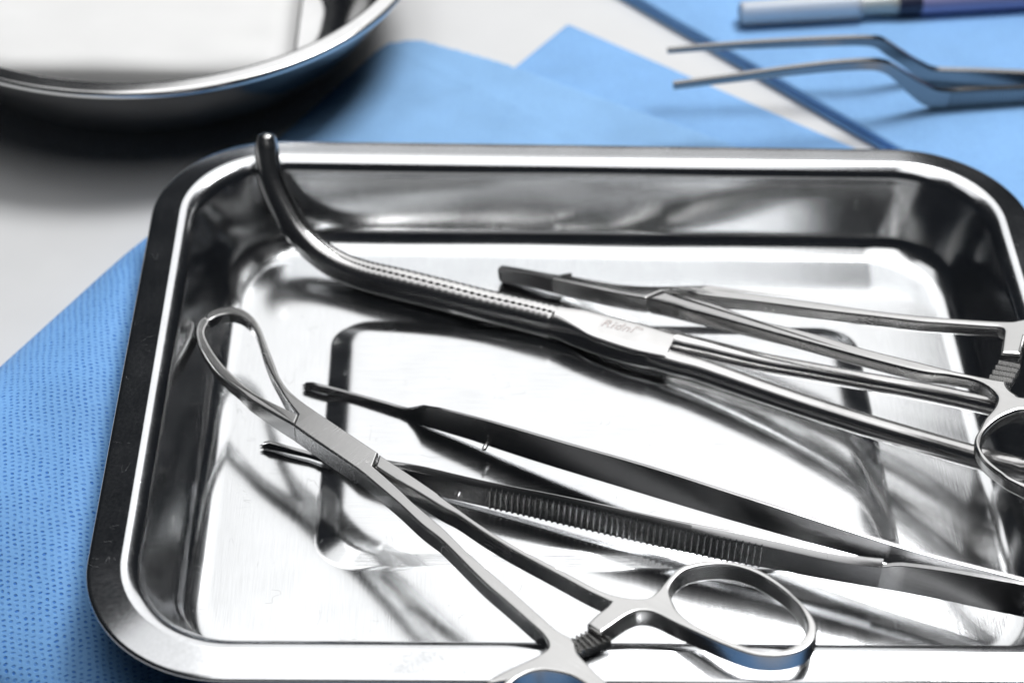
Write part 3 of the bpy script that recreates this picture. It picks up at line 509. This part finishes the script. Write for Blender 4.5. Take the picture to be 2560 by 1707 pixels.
# finger-ring cut: just before the hole, square to the shank
def ringcut(hole, pivot):
    c = sum((Vector(h) for h in hole), Vector((0, 0))) / len(hole)
    dd = (c - Vector(pivot)).normalized(); h0 = min((Vector(h) - Vector(pivot)).dot(dd) for h in hole)
    p = Vector(pivot) + dd * (h0 - 5.0); return (p.x, p.y), (dd.x, dd.y)
rp, rn = ringcut(holeF, ce)
bm_obj(cut(bmf, [(cj, nx_)]), "loop_jaw", M_TOOL, LF, warp=taper_loop)
bm_obj(cut(bmf, [(cj, ax), (ce, nx_)]), "box_joint", M_TOOLX, LF, warp=taper_loop)
bm_obj(cut(bmf, [(ce, ax), (rp, (-rn[0], -rn[1]))]), "shank", M_TOOL, LF)
bm_obj(cut(bmf, [(rp, rn)]), "finger_ring", M_TOOL, LF); bmf.free()
bm_obj(solid(mal_loop, [], T, 0.42, grow=0.10), "loop_jaw", M_TOOL, LF, warp=lambda c: taper_loop(c) + Vector((0, 0, -0.03)))
bmm = solid(mal, [holeM], T, 0.42)
rp, rn = ringcut(holeM, ce)
bm_obj(cut(bmm, [(rp, (-rn[0], -rn[1]))]), "shank", M_TOOL, LF)
bm_obj(cut(bmm, [(rp, rn)]), "finger_ring", M_TOOL, LF); bmm.free()
def ratchet(quad, parent, z0, nt, th=1.5):
    """stepped ratchet bar inside a quad a-b (root) to d-c (tip)"""
    a, b, c, e = [Vector(q) for q in quad]; V = []; F = []
    N = nt * 2
    for i in range(N + 1):
        t = (i // 2 + (0.9 if i % 2 else 0.0)) / nt
        t = min(1, t); p = a.lerp(e, t); q = b.lerp(c, t)
        zt = z0 - (0.95 if i % 2 else 0.0)
        V += [(p.x, p.y, zt), (q.x, q.y, zt), (q.x, q.y, z0 - th), (p.x, p.y, z0 - th)]
    for i in range(N):
        for k in range(4):
            A = i * 4 + k; B = i * 4 + (k + 1) % 4; F.append((A, B, B + 4, A + 4))
    F += [(3, 2, 1, 0), tuple(N * 4 + k for k in range(4))]
    return mesh("ratchet", V, F, M_TOOLX, parent, 25, flip_check=True)
ratchet(d['rat'], LF, -1.15, 6, 2.0)

# ------------------------------------------------------------------ needle holder
d = DATA['needle']; NM = Matrix([r for r in d['mat']] + [[0, 0, 0, 1]]); NM.translation = NM.translation * K
NH = thing("needle_holder", "blunt-jawed steel needle holder behind the long curved clamp", "needle holder", matrix=NM)
tl = d['rear'][0]
rear_far = [(118, 38.0), (126, 37.0), (133, 36.0)]
rear_ring_out = [(140, 41.5), (150, 43.5), (160, 40), (165, 32), (162, 24), (152, 19.5), (142, 20.5), (134, 24.5), (127, 28.5), (121, 30.3)]
rear = dense_join([tl, [tuple(tl[-1])] + rear_far + rear_ring_out, d['rear'][1], d['rear'][2], d['rear'][3], d['rear'][4], d['rear'][5]])
rear_hole = crom([(137, 30.5), (141.5, 37.5), (150, 41), (158.5, 38), (162.4, 31.5), (159.6, 25.4), (151.5, 21.9), (142.2, 23.5)], 6, True)
fr = d['front']; hn = d['hole']
f_out_far = [(141, -13.2), (150, -9), (155, -1), (154, 8), (148, 14.5), (139, 17.5), (130, 16.2)]
front = dense_join([fr[0], fr[1] + f_out_far[::-1] + fr[2][1:], fr[3]])
fhole = crom([tuple(p) for p in hn] + [(141, -10.4), (148, -7), (152, -0.5), (151, 7), (146, 12), (138, 14), (130, 12.8)], 4, True)
TN = 3.2
bx = Vector(d['rear'][4][1]); bx0 = Vector(d['rear'][4][0])
def n_warp(co):
    t = smooth(30, 4, co.x); s = smooth(35, 60, co.x)
    roll = 0.38 * smooth(46, 24, co.x)                     # the jaw's upper face falls away to the rear
    return Vector((co.x, co.y, co.z * (1 + 0.45 * (1 - s)) * (0.84 + 0.16 * smooth(-1, 20, co.x)) - roll * (co.y - 1.0 - 0.12 * co.x)))
bmr = solid(rear, [rear_hole], TN, 0.75)
nj = d['step'][0]; jn = (1.0, 0.0); jb = (-1.0, 0.0); jp = (nj[0], 0)
rp = (112.0, 0); 
bm_obj(cut(bmr, [(jp, jb)]), "jaw", M_INSERT, NH, warp=n_warp)
e1 = (bx.x + 1.0, 0)
bm_obj(cut(bmr, [(jp, jn), (e1, jb)]), "box_joint", M_TOOL, NH, warp=n_warp)
bm_obj(cut(bmr, [(e1, jn), (rp, jb)]), "shank", M_TOOL, NH, warp=n_warp)
bm_obj(cut(bmr, [(rp, jn)]), "finger_ring", M_TOOL, NH, warp=n_warp); bmr.free()
bmk = solid(front, [fhole], TN, 0.75)
rp = (114.5, 0)
bm_obj(cut(bmk, [(rp, jb)]), "shank", M_TOOL, NH, warp=n_warp)
bm_obj(cut(bmk, [(rp, jn)]), "finger_ring", M_TOOL, NH, warp=n_warp); bmk.free()
# lower jaw, closed under the upper one
lj = [(0.6, -0.5), (0.4, 0.4), (1.2, 1.3), (8, 1.6), (18, 1.8), (30, 3), (33, 5.0), (30, -1.0), (18, -2.2), (8, -2.0), (2, -1.4)]
ratchet(d['rat'][::-1], NH, -0.7, 4, 2.2)
# bright ground facet where the jaw insert ends
def facet(nm, p, q, w, rise):
    """narrow ground flat lying on the warped upper face"""
    p, q = Vector(p), Vector(q); dd = (q - p).normalized(); pp = Vector((-dd.y, dd.x)) * w
    V = []
    for v in (p + pp, q + pp, q - pp, p - pp): V.append((v.x, v.y, n_warp(Vector((v.x, v.y, 0))).z + 0.03 + rise * max(0, v.y - min(p.y, q.y))))
    V += [(x, y, z - 0.8) for x, y, z in V]
    mesh(nm, V, [(0, 1, 2, 3), (0, 4, 5, 1), (1, 5, 6, 2), (2, 6, 7, 3), (3, 7, 4, 0), (7, 6, 5, 4)], M_CLAMP, NH, 20, flip_check=True)
e0, e1_ = Vector(d['step'][0]), Vector(d['step'][1])
facet("insert_edge", e0, e0.lerp(e1_, 0.8), 0.36, 0.30)
facet("seam_edge", bx0 + Vector((0.1, -.2)), bx + Vector((0.1, .3)), 0.16, 0.05)

# ------------------------------------------------------------------ long curved clamp
d = DATA['clamp']; base = Vector((92, 110, 3.6))
CL = thing("curved_clamp", "long steel clamp with serrated jaws curving up over the back left corner of the tray", "clamp", tuple(base))
def rel(pts): return [Vector(p[:3]) - base for p in pts]
jp4 = [(p[0] - base.x, p[1] - base.y, p[2] - base.z, p[3]) for p in d['jaw']]
C4 = []
def resample(pts, step):
    q = crom(pts, 24); out = [q[0]]; acc = 0
    for i in range(1, len(q)):
        acc += (Vector(q[i][:3]) - Vector(q[i - 1][:3])).length
        if acc >= step: out.append(q[i]); acc = 0
    return out
jr = resample(jp4, 0.45)
outv = Vector(d['out'])
def half_jaw(side):
    """half-round jaw; its flat face is cut into fine teeth that leave a dark zigzag seam"""
    def sec(r, i):
        t = 0.56 * (i % 2) * smooth(4, 12, i)
        off_ = 0.07 + t * 0.8
        pts = []
        for k in range(0, 15):
            a = math.radians(90 - 180 / 14 * k); x = r * math.cos(a); y = r * math.sin(a)
            if k in (0, 14): x = 0.0; y *= 0.985
            x = off_ + x * (1 - off_ / r)
            x *= side
            pts.append((x, y))
        return pts if side < 0 else pts[::-1]
    return [Vector(p[:3]) for p in jr], [p[3] for p in jr], sec
def jaw(side, n_end, chamfer):
    P, dm, sec = half_jaw(side); P = P[:n_end]; dm = dm[:n_end]
    N = len(P); V = []; F = []
    ts = [(P[min(i + 1, N - 1)] - P[max(i - 1, 0)]).normalized() for i in range(N)]
    st = [(P[i], ts[i], dm[i], i) for i in range(N)]
    tip = []
    for a in (80, 60, 40, 20):
        a = math.radians(a); tip.append((P[0] - ts[0] * dm[0] * 0.55 * math.sin(a), ts[0], dm[0] * max(.2, math.cos(a)), 0))
    st = tip + st
    if chamfer: st.append((P[-1] + ts[-1] * 0.45, ts[-1], dm[-1] * 0.86, N))
    for (p, t, r, i) in st:
        # seam direction: on top along the straight part, on the inner (right) side where the jaws rise
        k = smooth(8, 110, i); u = Vector((0.75, -0.25, 0.55)).lerp(Vector((0.05, -0.26, 0.97)), k)
        u = (u - t * u.dot(t)).normalized(); s = t.cross(u)
        if s.y < 0: s = -s
        V += [tuple(p + s * x + u * y) for x, y in sec(r, i)]
    n_ = 15
    for j in range(len(st) - 1):
        for k in range(n_):
            A = j * n_ + k; B = j * n_ + (k + 1) % n_; F.append((A, B, B + n_, A + n_))
    F.append(tuple(range(n_ - 1, -1, -1))); F.append(tuple((len(st) - 1) * n_ + k for k in range(n_)))
    return mesh("jaw", V, F, M_CLAMP, CL, 40, flip_check=True)
NJ = len(jr)
jaw(-1, NJ - 1, True)      # near half: ends in the notch of the joint
jaw(1, NJ, False)            # far half: runs on into the joint
bxp = crom(rel(d['box']), 6)
bd = []
for i in range(len(bxp)):
    t = i / (len(bxp) - 1); bd.append((3.85 + 1.1 * smooth(0, .75, t) - 0.4 * smooth(.7, 1, t), 3.7 - 0.95 * smooth(0, .5, t)))
sweep(bxp, bd, (0, 0, 1), "box_joint", M_CLAMP, CL, expo=lambda i: 2.1 + 2.6 * smooth(0, 9, i), n=48, ang=50, round_ends=(False, False))
s1 = crom(rel(d['sh1']), 6); s2 = crom(rel(d['sh2']), 6)
dirv = (s1[-1] - s1[-5]).normalized()
def shank(pts, w0, w1, nm="shank"):
    n = len(pts); return sweep(pts, [(w0 + (w1 - w0) * smooth(0, .5, i / (n - 1)), (w0 + (w1 - w0) * smooth(0, .5, i / (n - 1))) * 0.95) for i in range(n)], (0, 0, 1), nm, M_CLAMP, CL, expo=2.3, n=24, ang=60)
s1 = s1 + [s1[-1] + Vector((7, -2.4, 3.2)), s1[-1] + Vector((15, -5.2, 5.6)), s1[-1] + Vector((24, -8.5, 7.0)), s1[-1] + Vector((46, -16.5, 9.5))]
s2 = s2 + [s2[-1] + Vector((7, -1.2, 3.0)), s2[-1] + Vector((16, -1.0, 5.4)), s2[-1] + Vector((22, -0.8, 6.3)), s2[-1] + Vector((46, -1.5, 7.5))]
shank(s1, 2.6, 2.35); shank(s2, 2.5, 1.95)
for c, rx, ry in ((s1[-1] + Vector((13, -9, 2.2)), 15, 11), (s2[-1] + Vector((14, 7, 2.2)), 15, 11)):
    ring = [c + Vector((rx * math.cos(2 * math.pi * k / 40), ry * math.sin(2 * math.pi * k / 40), 1.5 * math.cos(2 * math.pi * k / 40))) for k in range(41)]
    sweep(ring, [(1.7, 1.7)] * 41, (0, 0, 1), "finger_ring", M_CLAMP, CL, round_ends=(False, False), n=14)
# maker's lettering etched on the joint
def lettering(txt, p0, size, shear, parent, rz, tilt, font_scale=1.0):
    cu = bpy.data.curves.new("tmp", 'FONT'); cu.body = txt; cu.size = size; cu.shear = shear; cu.extrude = 0.01; cu.space_character = 1.06
    ob = bpy.data.objects.new("tmp", cu); COL.objects.link(ob)
    dg = bpy.context.evaluated_depsgraph_get(); dg.update()
    me = bpy.data.meshes.new_from_object(ob.evaluated_get(dg)); bpy.data.objects.remove(ob)
    for v in me.vertices: v.co *= K
    me.materials.clear(); me.materials.append(M_TEXT); me.name = "lettering"
    o = bpy.data.objects.new("lettering", me); COL.objects.link(o); o.parent = parent
    o.location = Vector(p0) * K; o.rotation_euler = (0, tilt, rz)
    return o
tp = rel(d['text']); tv = tp[1] - tp[0]
# seat the lettering on the plate
def plate_z(p):
    hit = BOX.ray_cast(Vector((p.x, p.y, 30)) * K, Vector((0, 0, -1))); return hit[1].z / K if hit[0] else 4.0
BOX = next(c for c in CL.children if c.name.startswith("box_joint"))
bpy.context.view_layer.update()
nrm = Vector((-tv.y, tv.x, 0)).normalized()
rz = math.atan2(tv.y, tv.x)
za, zb_ = plate_z(tp[0]), plate_z(tp[1]); zc = plate_z(tp[0] + nrm * 2)
def etched(txt, p, size, shear):
    o = lettering(txt, (p.x, p.y, plate_z(p) + 0.05), size, shear, CL, 0, 0)
    X = Vector((tv.x, tv.y, zb_ - za)).normalized(); Y = Vector((nrm.x * 2, nrm.y * 2, zc - za)).normalized(); Z = X.cross(Y).normalized(); Y = Z.cross(X)
    o.rotation_euler = Matrix((X, Y, Z)).transposed().to_euler()
etched("Ridni", tp[0], 3.4, 0.35)
etched("\u2122", tp[1] + tv.normalized() * 0.9 + nrm * 0.9, 2.0, 0.0)

# ------------------------------------------------------------------ toothed tweezers, standing on edge
d = DATA['tweezers']; tb0 = Vector((100, 50, 3.6))
TZ = thing("toothed_tweezers", "long steel tweezers with toothed tips and ribbed grip under the loop forceps", "tweezers", tuple(tb0))
def plate(st, name, thick, chamf, parent, x0=None, x1=None, lean=0.0):
    """st: (x, y, z bottom, z top) of the near face; thick(x), chamf(x) -> (depth, rise)"""
    S = [s for s in st if (x0 is None or s[0] > x0 + .05) and (x1 is None or s[0] < x1 - .05)]
    at = lambda x: [x] + [y_of(st, x, k) for k in (1, 2, 3)]
    if x0 is not None: S = [at(x0)] + S
    if x1 is not None: S = S + [at(x1)]
    V = []; F = []; N = len(S)
    for i, (x, y, zb, zt) in enumerate(S):
        a = S[max(i - 1, 0)]; b = S[min(i + 1, N - 1)]
        t = Vector((b[0] - a[0], b[1] - a[1])).normalized(); nn = Vector((-t.y, t.x))
        th = thick(x); cd, ch = chamf(x); r = min(0.22, th * 0.2)
        sec = [(r, zb), (0, zb + r), (0, zt - r * .4), (cd * .5 + r * .1, zt + ch * .5), (cd + r * .5, zt + ch), (th - r, zt + ch), (th, zt + ch - r), (th, zb + r), (th - r, zb)]
        V += [(x + nn.x * q - tb0.x, y + nn.y * q - tb0.y, z - tb0.z) for q, z in [(q + lean * (z - zb) / (zt - zb) * smooth(S[0][0], S[0][0] + 4, x), z) for q, z in sec]]
    n = 9
    for i in range(N - 1):
        for k in range(n):
            A = i * n + k; B = i * n + (k + 1) % n; F.append((A, B, B + n, A + n))
    F.append(tuple(range(n))); F.append(tuple((N - 1) * n + k for k in range(n)))
    return mesh(name, V, F, M_TWEEZ, parent, 28, flip_check=True)
STEP = d['step']
y_of = lambda st, x, k: next((a[k] + (b[k] - a[k]) * (x - a[0]) / (b[0] - a[0]) for a, b in zip(st, st[1:]) if a[0] <= x <= b[0]), st[-1][k])
def ext(st, n=10, L=34):
    a, b = st[-8], st[-1]; o = list(st)
    for k in range(1, n + 1):
        t = k / n; o.append([b[0] + (b[0] - a[0]) * t * L / (b[0] - a[0]), b[1] + (b[1] - a[1]) / (b[0] - a[0]) * L * t, b[2] + (b[2] - a[2]) / (b[0] - a[0]) * L * t * .8, b[3] + (b[3] - a[3]) / (b[0] - a[0]) * L * t * .5])
    return o
lo_, up_ = ext(d['lo'], 6, 9), ext(d['up'], 6, 8)
arm_l = plate(lo_, "arm", lambda x: 1.0 + 0.55 * smooth(30, 58, x) + 0.5 * smooth(85, 125, x), lambda x: (0.25 + 0.85 * smooth(52, 62, x), 0.05 + 0.72 * smooth(52, 62, x) - 0.2 * smooth(100, 130, x)), TZ, None, STEP)
arm_e = plate(lo_, "arm_end", lambda x: 1.15, lambda x: (0.12, 0.05), TZ, STEP - 0.6, None, lean=0.9)
arm_u = plate(up_, "arm", lambda x: 0.85 + 0.25 * smooth(110, 150, x), lambda x: (0.1, 0.04), TZ)
# ribs of the grip
rv = [(-.36, 0, 0), (-.27, -.26, 0), (-.05, -.34, 0), (.16, -.28, 0), (.26, 0, 0)]
V = [(x, y, 0.03) for x, y, _ in rv] + [(x, y, 0.955) for x, y, _ in rv] + [(0, 0.22, 1.04), (0, 0.1, 0.0)]
F = [(i, i + 1, i + 6, i + 5) for i in range(4)] + [(5, 6, 10), (6, 7, 10), (7, 8, 10), (8, 9, 10), (0, 11, 1), (1, 11, 2), (2, 11, 3), (3, 11, 4)]
rme = None
for k, x in enumerate(d['ridge']):
    y, zb, zt = (y_of(lo_, x, q) for q in (1, 2, 3)); y2 = y_of(lo_, x + 1, 1)
    if rme is None:
        r0 = mesh("grip_ridge", [(a, b, c / 1.0) for a, b, c in V], F, M_TOOL, arm_l, 35, flip_check=True); rme = r0.data; o = r0
        for v in rme.vertices: v.co.z *= 1.0
    else:
        o = bpy.data.objects.new("grip_ridge", rme); COL.objects.link(o); o.parent = arm_l
    o.location = ((x - tb0.x) * K, (y - tb0.y) * K, (zb - tb0.z) * K)
    o.scale = (1, 1, (zt - zb)); o.rotation_euler = (0, 0, math.atan2(y2 - y, 1))
# guide hole drilled through the near arm, guide pin on the far arm
h = Vector(d['hole'])
t_ = Vector((1, y_of(lo_, h.x + 1, 1) - y_of(lo_, h.x, 1), 0)).normalized(); nn = Vector((-t_.y, t_.x, 0))
V = []; F = []
for q, r in ((-1.0, 1.05), (0.25, 0.85), (4.0, 0.85)):
    for k in range(20):
        a_ = 2 * math.pi * k / 20; V.append(tuple(h + t_ * (r * math.cos(a_)) + Vector((0, 0, r * math.sin(a_))) + nn * q - tb0))
for j in range(2):
    for k in range(20):
        A = j * 20 + k; B = j * 20 + (k + 1) % 20; F.append((A, B, B + 20, A + 20))
F.append(tuple(range(20))); F.append(tuple(40 + k for k in range(20)))
drill = mesh("drill", V, F, M_CLAMP, TZ, 40, flip_check=True)
bo = arm_l.modifiers.new("hole", 'BOOLEAN'); bo.operation = 'DIFFERENCE'; bo.solver = 'EXACT'; bo.object = drill
dg = bpy.context.evaluated_depsgraph_get(); dg.update()
me2 = bpy.data.meshes.new_from_object(arm_l.evaluated_get(dg)); arm_l.modifiers.clear()
if len(me2.polygons) > 100: arm_l.data = me2; me2.name = "arm"; norms(me2, 28)
bpy.data.objects.remove(drill)
p0 = Vector(d['pin']) - tb0; p1 = Vector(d['pinT']) - tb0
sweep([p0 + Vector((0, .3, 0)), p0, p0.lerp(p1, .5), p0.lerp(p1, .96), p1], [(.62, .62), (.5, .5), (.5, .5), (.48, .48), (.36, .36)], (0, 0, 1), "guide_pin", M_CLAMP, arm_u, n=16, round_ends=(False, True))
# teeth at the tips
def teeth(st, parent, nt):
    x, y, zb, zt = st[0]; V = []; F = []
    for k in range(nt):
        z = zb + (zt - zb) * (k + .5) / nt; b = len(V); w = (zt - zb) / nt * .42
        V += [(x + .5 - tb0.x, y - .15 - tb0.y, z - w - tb0.z), (x + .5 - tb0.x, y - .15 - tb0.y, z + w - tb0.z), (x + .5 - tb0.x, y + .9 - tb0.y, z - tb0.z), (x - .75 - tb0.x, y - .1 - tb0.y + .1 * k, z - tb0.z)]
        F += [(b, b + 1, b + 3), (b + 1, b + 2, b + 3), (b + 2, b, b + 3), (b, b + 2, b + 1)]
    mesh("tooth_row", V, F, M_CLAMP, parent, 10, flip_check=True)
teeth(up_, arm_u, 3); teeth(lo_, arm_l, 2)

# ------------------------------------------------------------------ bayonet tweezers on the towel
d = DATA['bayonet']; bb = Vector((192, 203, 3.85))
BY = thing("bayonet_tweezers", "offset bayonet tweezers with a ribbed handle, blurred on the folded blue sheet", "tweezers", tuple(bb))
def bay(top, bot, nm):
    tq = resample([tuple(p) for p in top], 0.8); bq = crom([tuple(p) for p in bot], 24)
    # pair stations by fraction of length
    def cum(q):
        L = [0]
        for a, b in zip(q, q[1:]): L.append(L[-1] + (Vector(b) - Vector(a)).length)
        return L
    Lt, Lb = cum(tq), cum(bq); V = []; F = []; N = len(tq)
    # straight-run lengths match by polyline index of the control points
    ct, cb = [0], [0]
    tt = crom([tuple(p) for p in top], 8); bt = crom([tuple(p) for p in bot], 8)
    if len(tt) != len(bt): m = min(len(tt), len(bt)); tt, bt = tt[:m], bt[:m]
    N = len(tt)
    a = tt[-1]; b = bt[-1]; dx = (tt[-1] - tt[-9]).normalized(); db = (bt[-1] - bt[-9]).normalized()
    for k in (10, 22, 36): tt.append(a + dx * k); bt.append(b + db * k)
    N = len(tt)
    for i in range(N):
        p, q = tt[i], bt[i]; t = (tt[min(i + 1, N - 1)] - tt[max(i - 1, 0)]); t.z = 0; t.normalize(); nn = Vector((-t.y, t.x, 0))
        if nn.y < 0: nn = -nn
        th = 1.6 + 0.3 * smooth(0, N * .5, i); up = p - q; up.normalize(); r = .25
        sec = [q + nn * r, q + up * r, p - up * r, p + nn * r, p + nn * (th - r), p + nn * th - up * r, q + nn * th + up * r, q + nn * (th - r)]
        V += [tuple(v - bb) for v in sec]
    for i in range(N - 1):
        for k in range(8):
            A = i * 8 + k; B = i * 8 + (k + 1) % 8; F.append((A, B, B + 8, A + 8))
    F.append(tuple(range(8))); F.append(tuple((N - 1) * 8 + k for k in range(8)))
    o = mesh(nm, V, F, M_TWEEZ, BY, 40, flip_check=True)
    return o, tt, bt
af, tt, bt = bay(*d['front'], "arm"); ar_, tr_, br_ = bay(*d['rear'], "arm")
V = []; F = []
iS = next(i for i, p in enumerate(tt) if p.x > 192.5)
q0 = tt[iS]; qd = (tt[-1] - q0); qd.z = 0; qd.normalize()
for k in range(26):
    x = k * 0.95
    p = q0 + qd * x; zt = tt[iS].z + (tt[-4].z - tt[iS].z) * x / 21 - .6; zb = max(4.3, bt[iS].z + .8)
    b = len(V); nn = Vector((qd.y, -qd.x, 0)); 
    for z in (zb, zt):
        for (u, w) in ((-.36, -.02), (0, .3), (.36, -.02)): v = p + qd * u + nn * w; V.append((v.x - bb.x, v.y - bb.y, z - bb.z))
    F += [(b, b + 1, b + 4, b + 3), (b + 1, b + 2, b + 5, b + 4), (b + 3, b + 4, b + 5)]
g = mesh("grip_ribs", V, F, M_TWEEZ, af, 20, flip_check=True); g['kind'] = 'stuff'

# ------------------------------------------------------------------ capped syringe at the back
sb = Vector((143, 236.9, 3.85)); sdir = Vector((48.4, 6.6, 0)).normalized()
SY = thing("syringe", "syringe with a translucent white needle cap and a purple body, blurred at the top edge", "syringe", tuple(sb))
def lathe(axis_pts, nm, mat, n=28):
    P = [Vector((0, 0, 3.4)) + sdir * s for s, r in axis_pts]
    return sweep(P, [(r, r) for s, r in axis_pts], (0, 0, 1), nm, mat, SY, n=n, ang=40, round_ends=(False, False))
lathe([(0, 2.2), (.3, 2.8), (1, 3.1), (10, 3.2), (33, 3.35), (33.4, 3.3)], "needle_cap", M_CAP)
lathe([(33.4, 2.4), (36, 2.5), (42, 2.9), (43.5, 2.9)], "hub", M_HUB)
lathe([(43.5, 2.9), (44, 3.2), (49.5, 3.2), (50, 3.0)], "collar", M_COLLAR)
lathe([(50, 3.0), (50.6, 3.3), (110, 3.3), (111, 3.0)], "barrel", M_PURPLE)

# ------------------------------------------------------------------ steel bowl at the upper left
BW = thing("steel_bowl", "round polished steel bowl casting a dark shadow at the upper left", "bowl", (-13.2, 239.3, 0))
prof_out = [(48.5, 0.05), (50, 0.35), (52.6, 1.7), (57, 5.5), (61.8, 11.3), (65.9, 17.9), (68.9, 23.4), (70.2, 25.4)]
prof_rim = [(70.2, 25.4), (71.8, 25.6), (72.6, 26.3), (72.75, 27.2), (72.4, 27.85), (71.7, 28.1), (70.3, 28.13), (68.9, 28.1), (68.0, 27.9), (67.4, 27.2), (67.2, 26.4)]
prof_in = [(67.2, 26.4), (66.4, 23.0), (64.2, 18.3), (60.2, 11.9), (55.3, 6.4), (50.5, 3.0), (46, 1.9), (41, 1.6), (20, 1.55), (0.05, 1.55)]
def revolve(prof, nm, wob=0):
    V = []; F = []; n = 128
    for r, z in prof:
        for k in range(n):
            a = 2 * math.pi * k / n; w = wob * mnoise.noise(Vector((math.cos(a) * 5, math.sin(a) * 5, z * .13)))
            V.append(((r + w) * math.cos(a), (r + w) * math.sin(a), z))
    for j in range(len(prof) - 1):
        for k in range(n):
            A = j * n + k; B = j * n + (k + 1) % n; F.append((A, B, B + n, A + n))
    return mesh(nm, V, F, M_BOWL, BW, 60)
dense = lambda p: [tuple(v) for v in crom(p, 4)]
revolve(dense(prof_out), "outer_wall", .25); revolve(dense(prof_rim), "rolled_rim"); revolve(dense(prof_in), "inner_wall", .7)

# ------------------------------------------------------------------ gauze pad lying in the bowl
GP = thing("gauze_pad", "thick white gauze pad lying inside the steel bowl", "gauze pad", (-13, 239, 3.4))
def z_pad(x, y, d):
    e = min(1, d / 6.0)
    return 6.2 * math.sqrt(max(0, 1 - (1 - e) ** 2)) + 0.5 * mnoise.noise(Vector((x * .05, y * .1, 8))) * e
rc = [(-50, 2), (-41, -32), (-37, -36), (33, -36), (38, -32), (38.5, 30), (34, 34), (-34, 34), (-50, 14)]
sheet("gauze_layer", rc, z_pad, M_GAUZE, GP, 1.5)
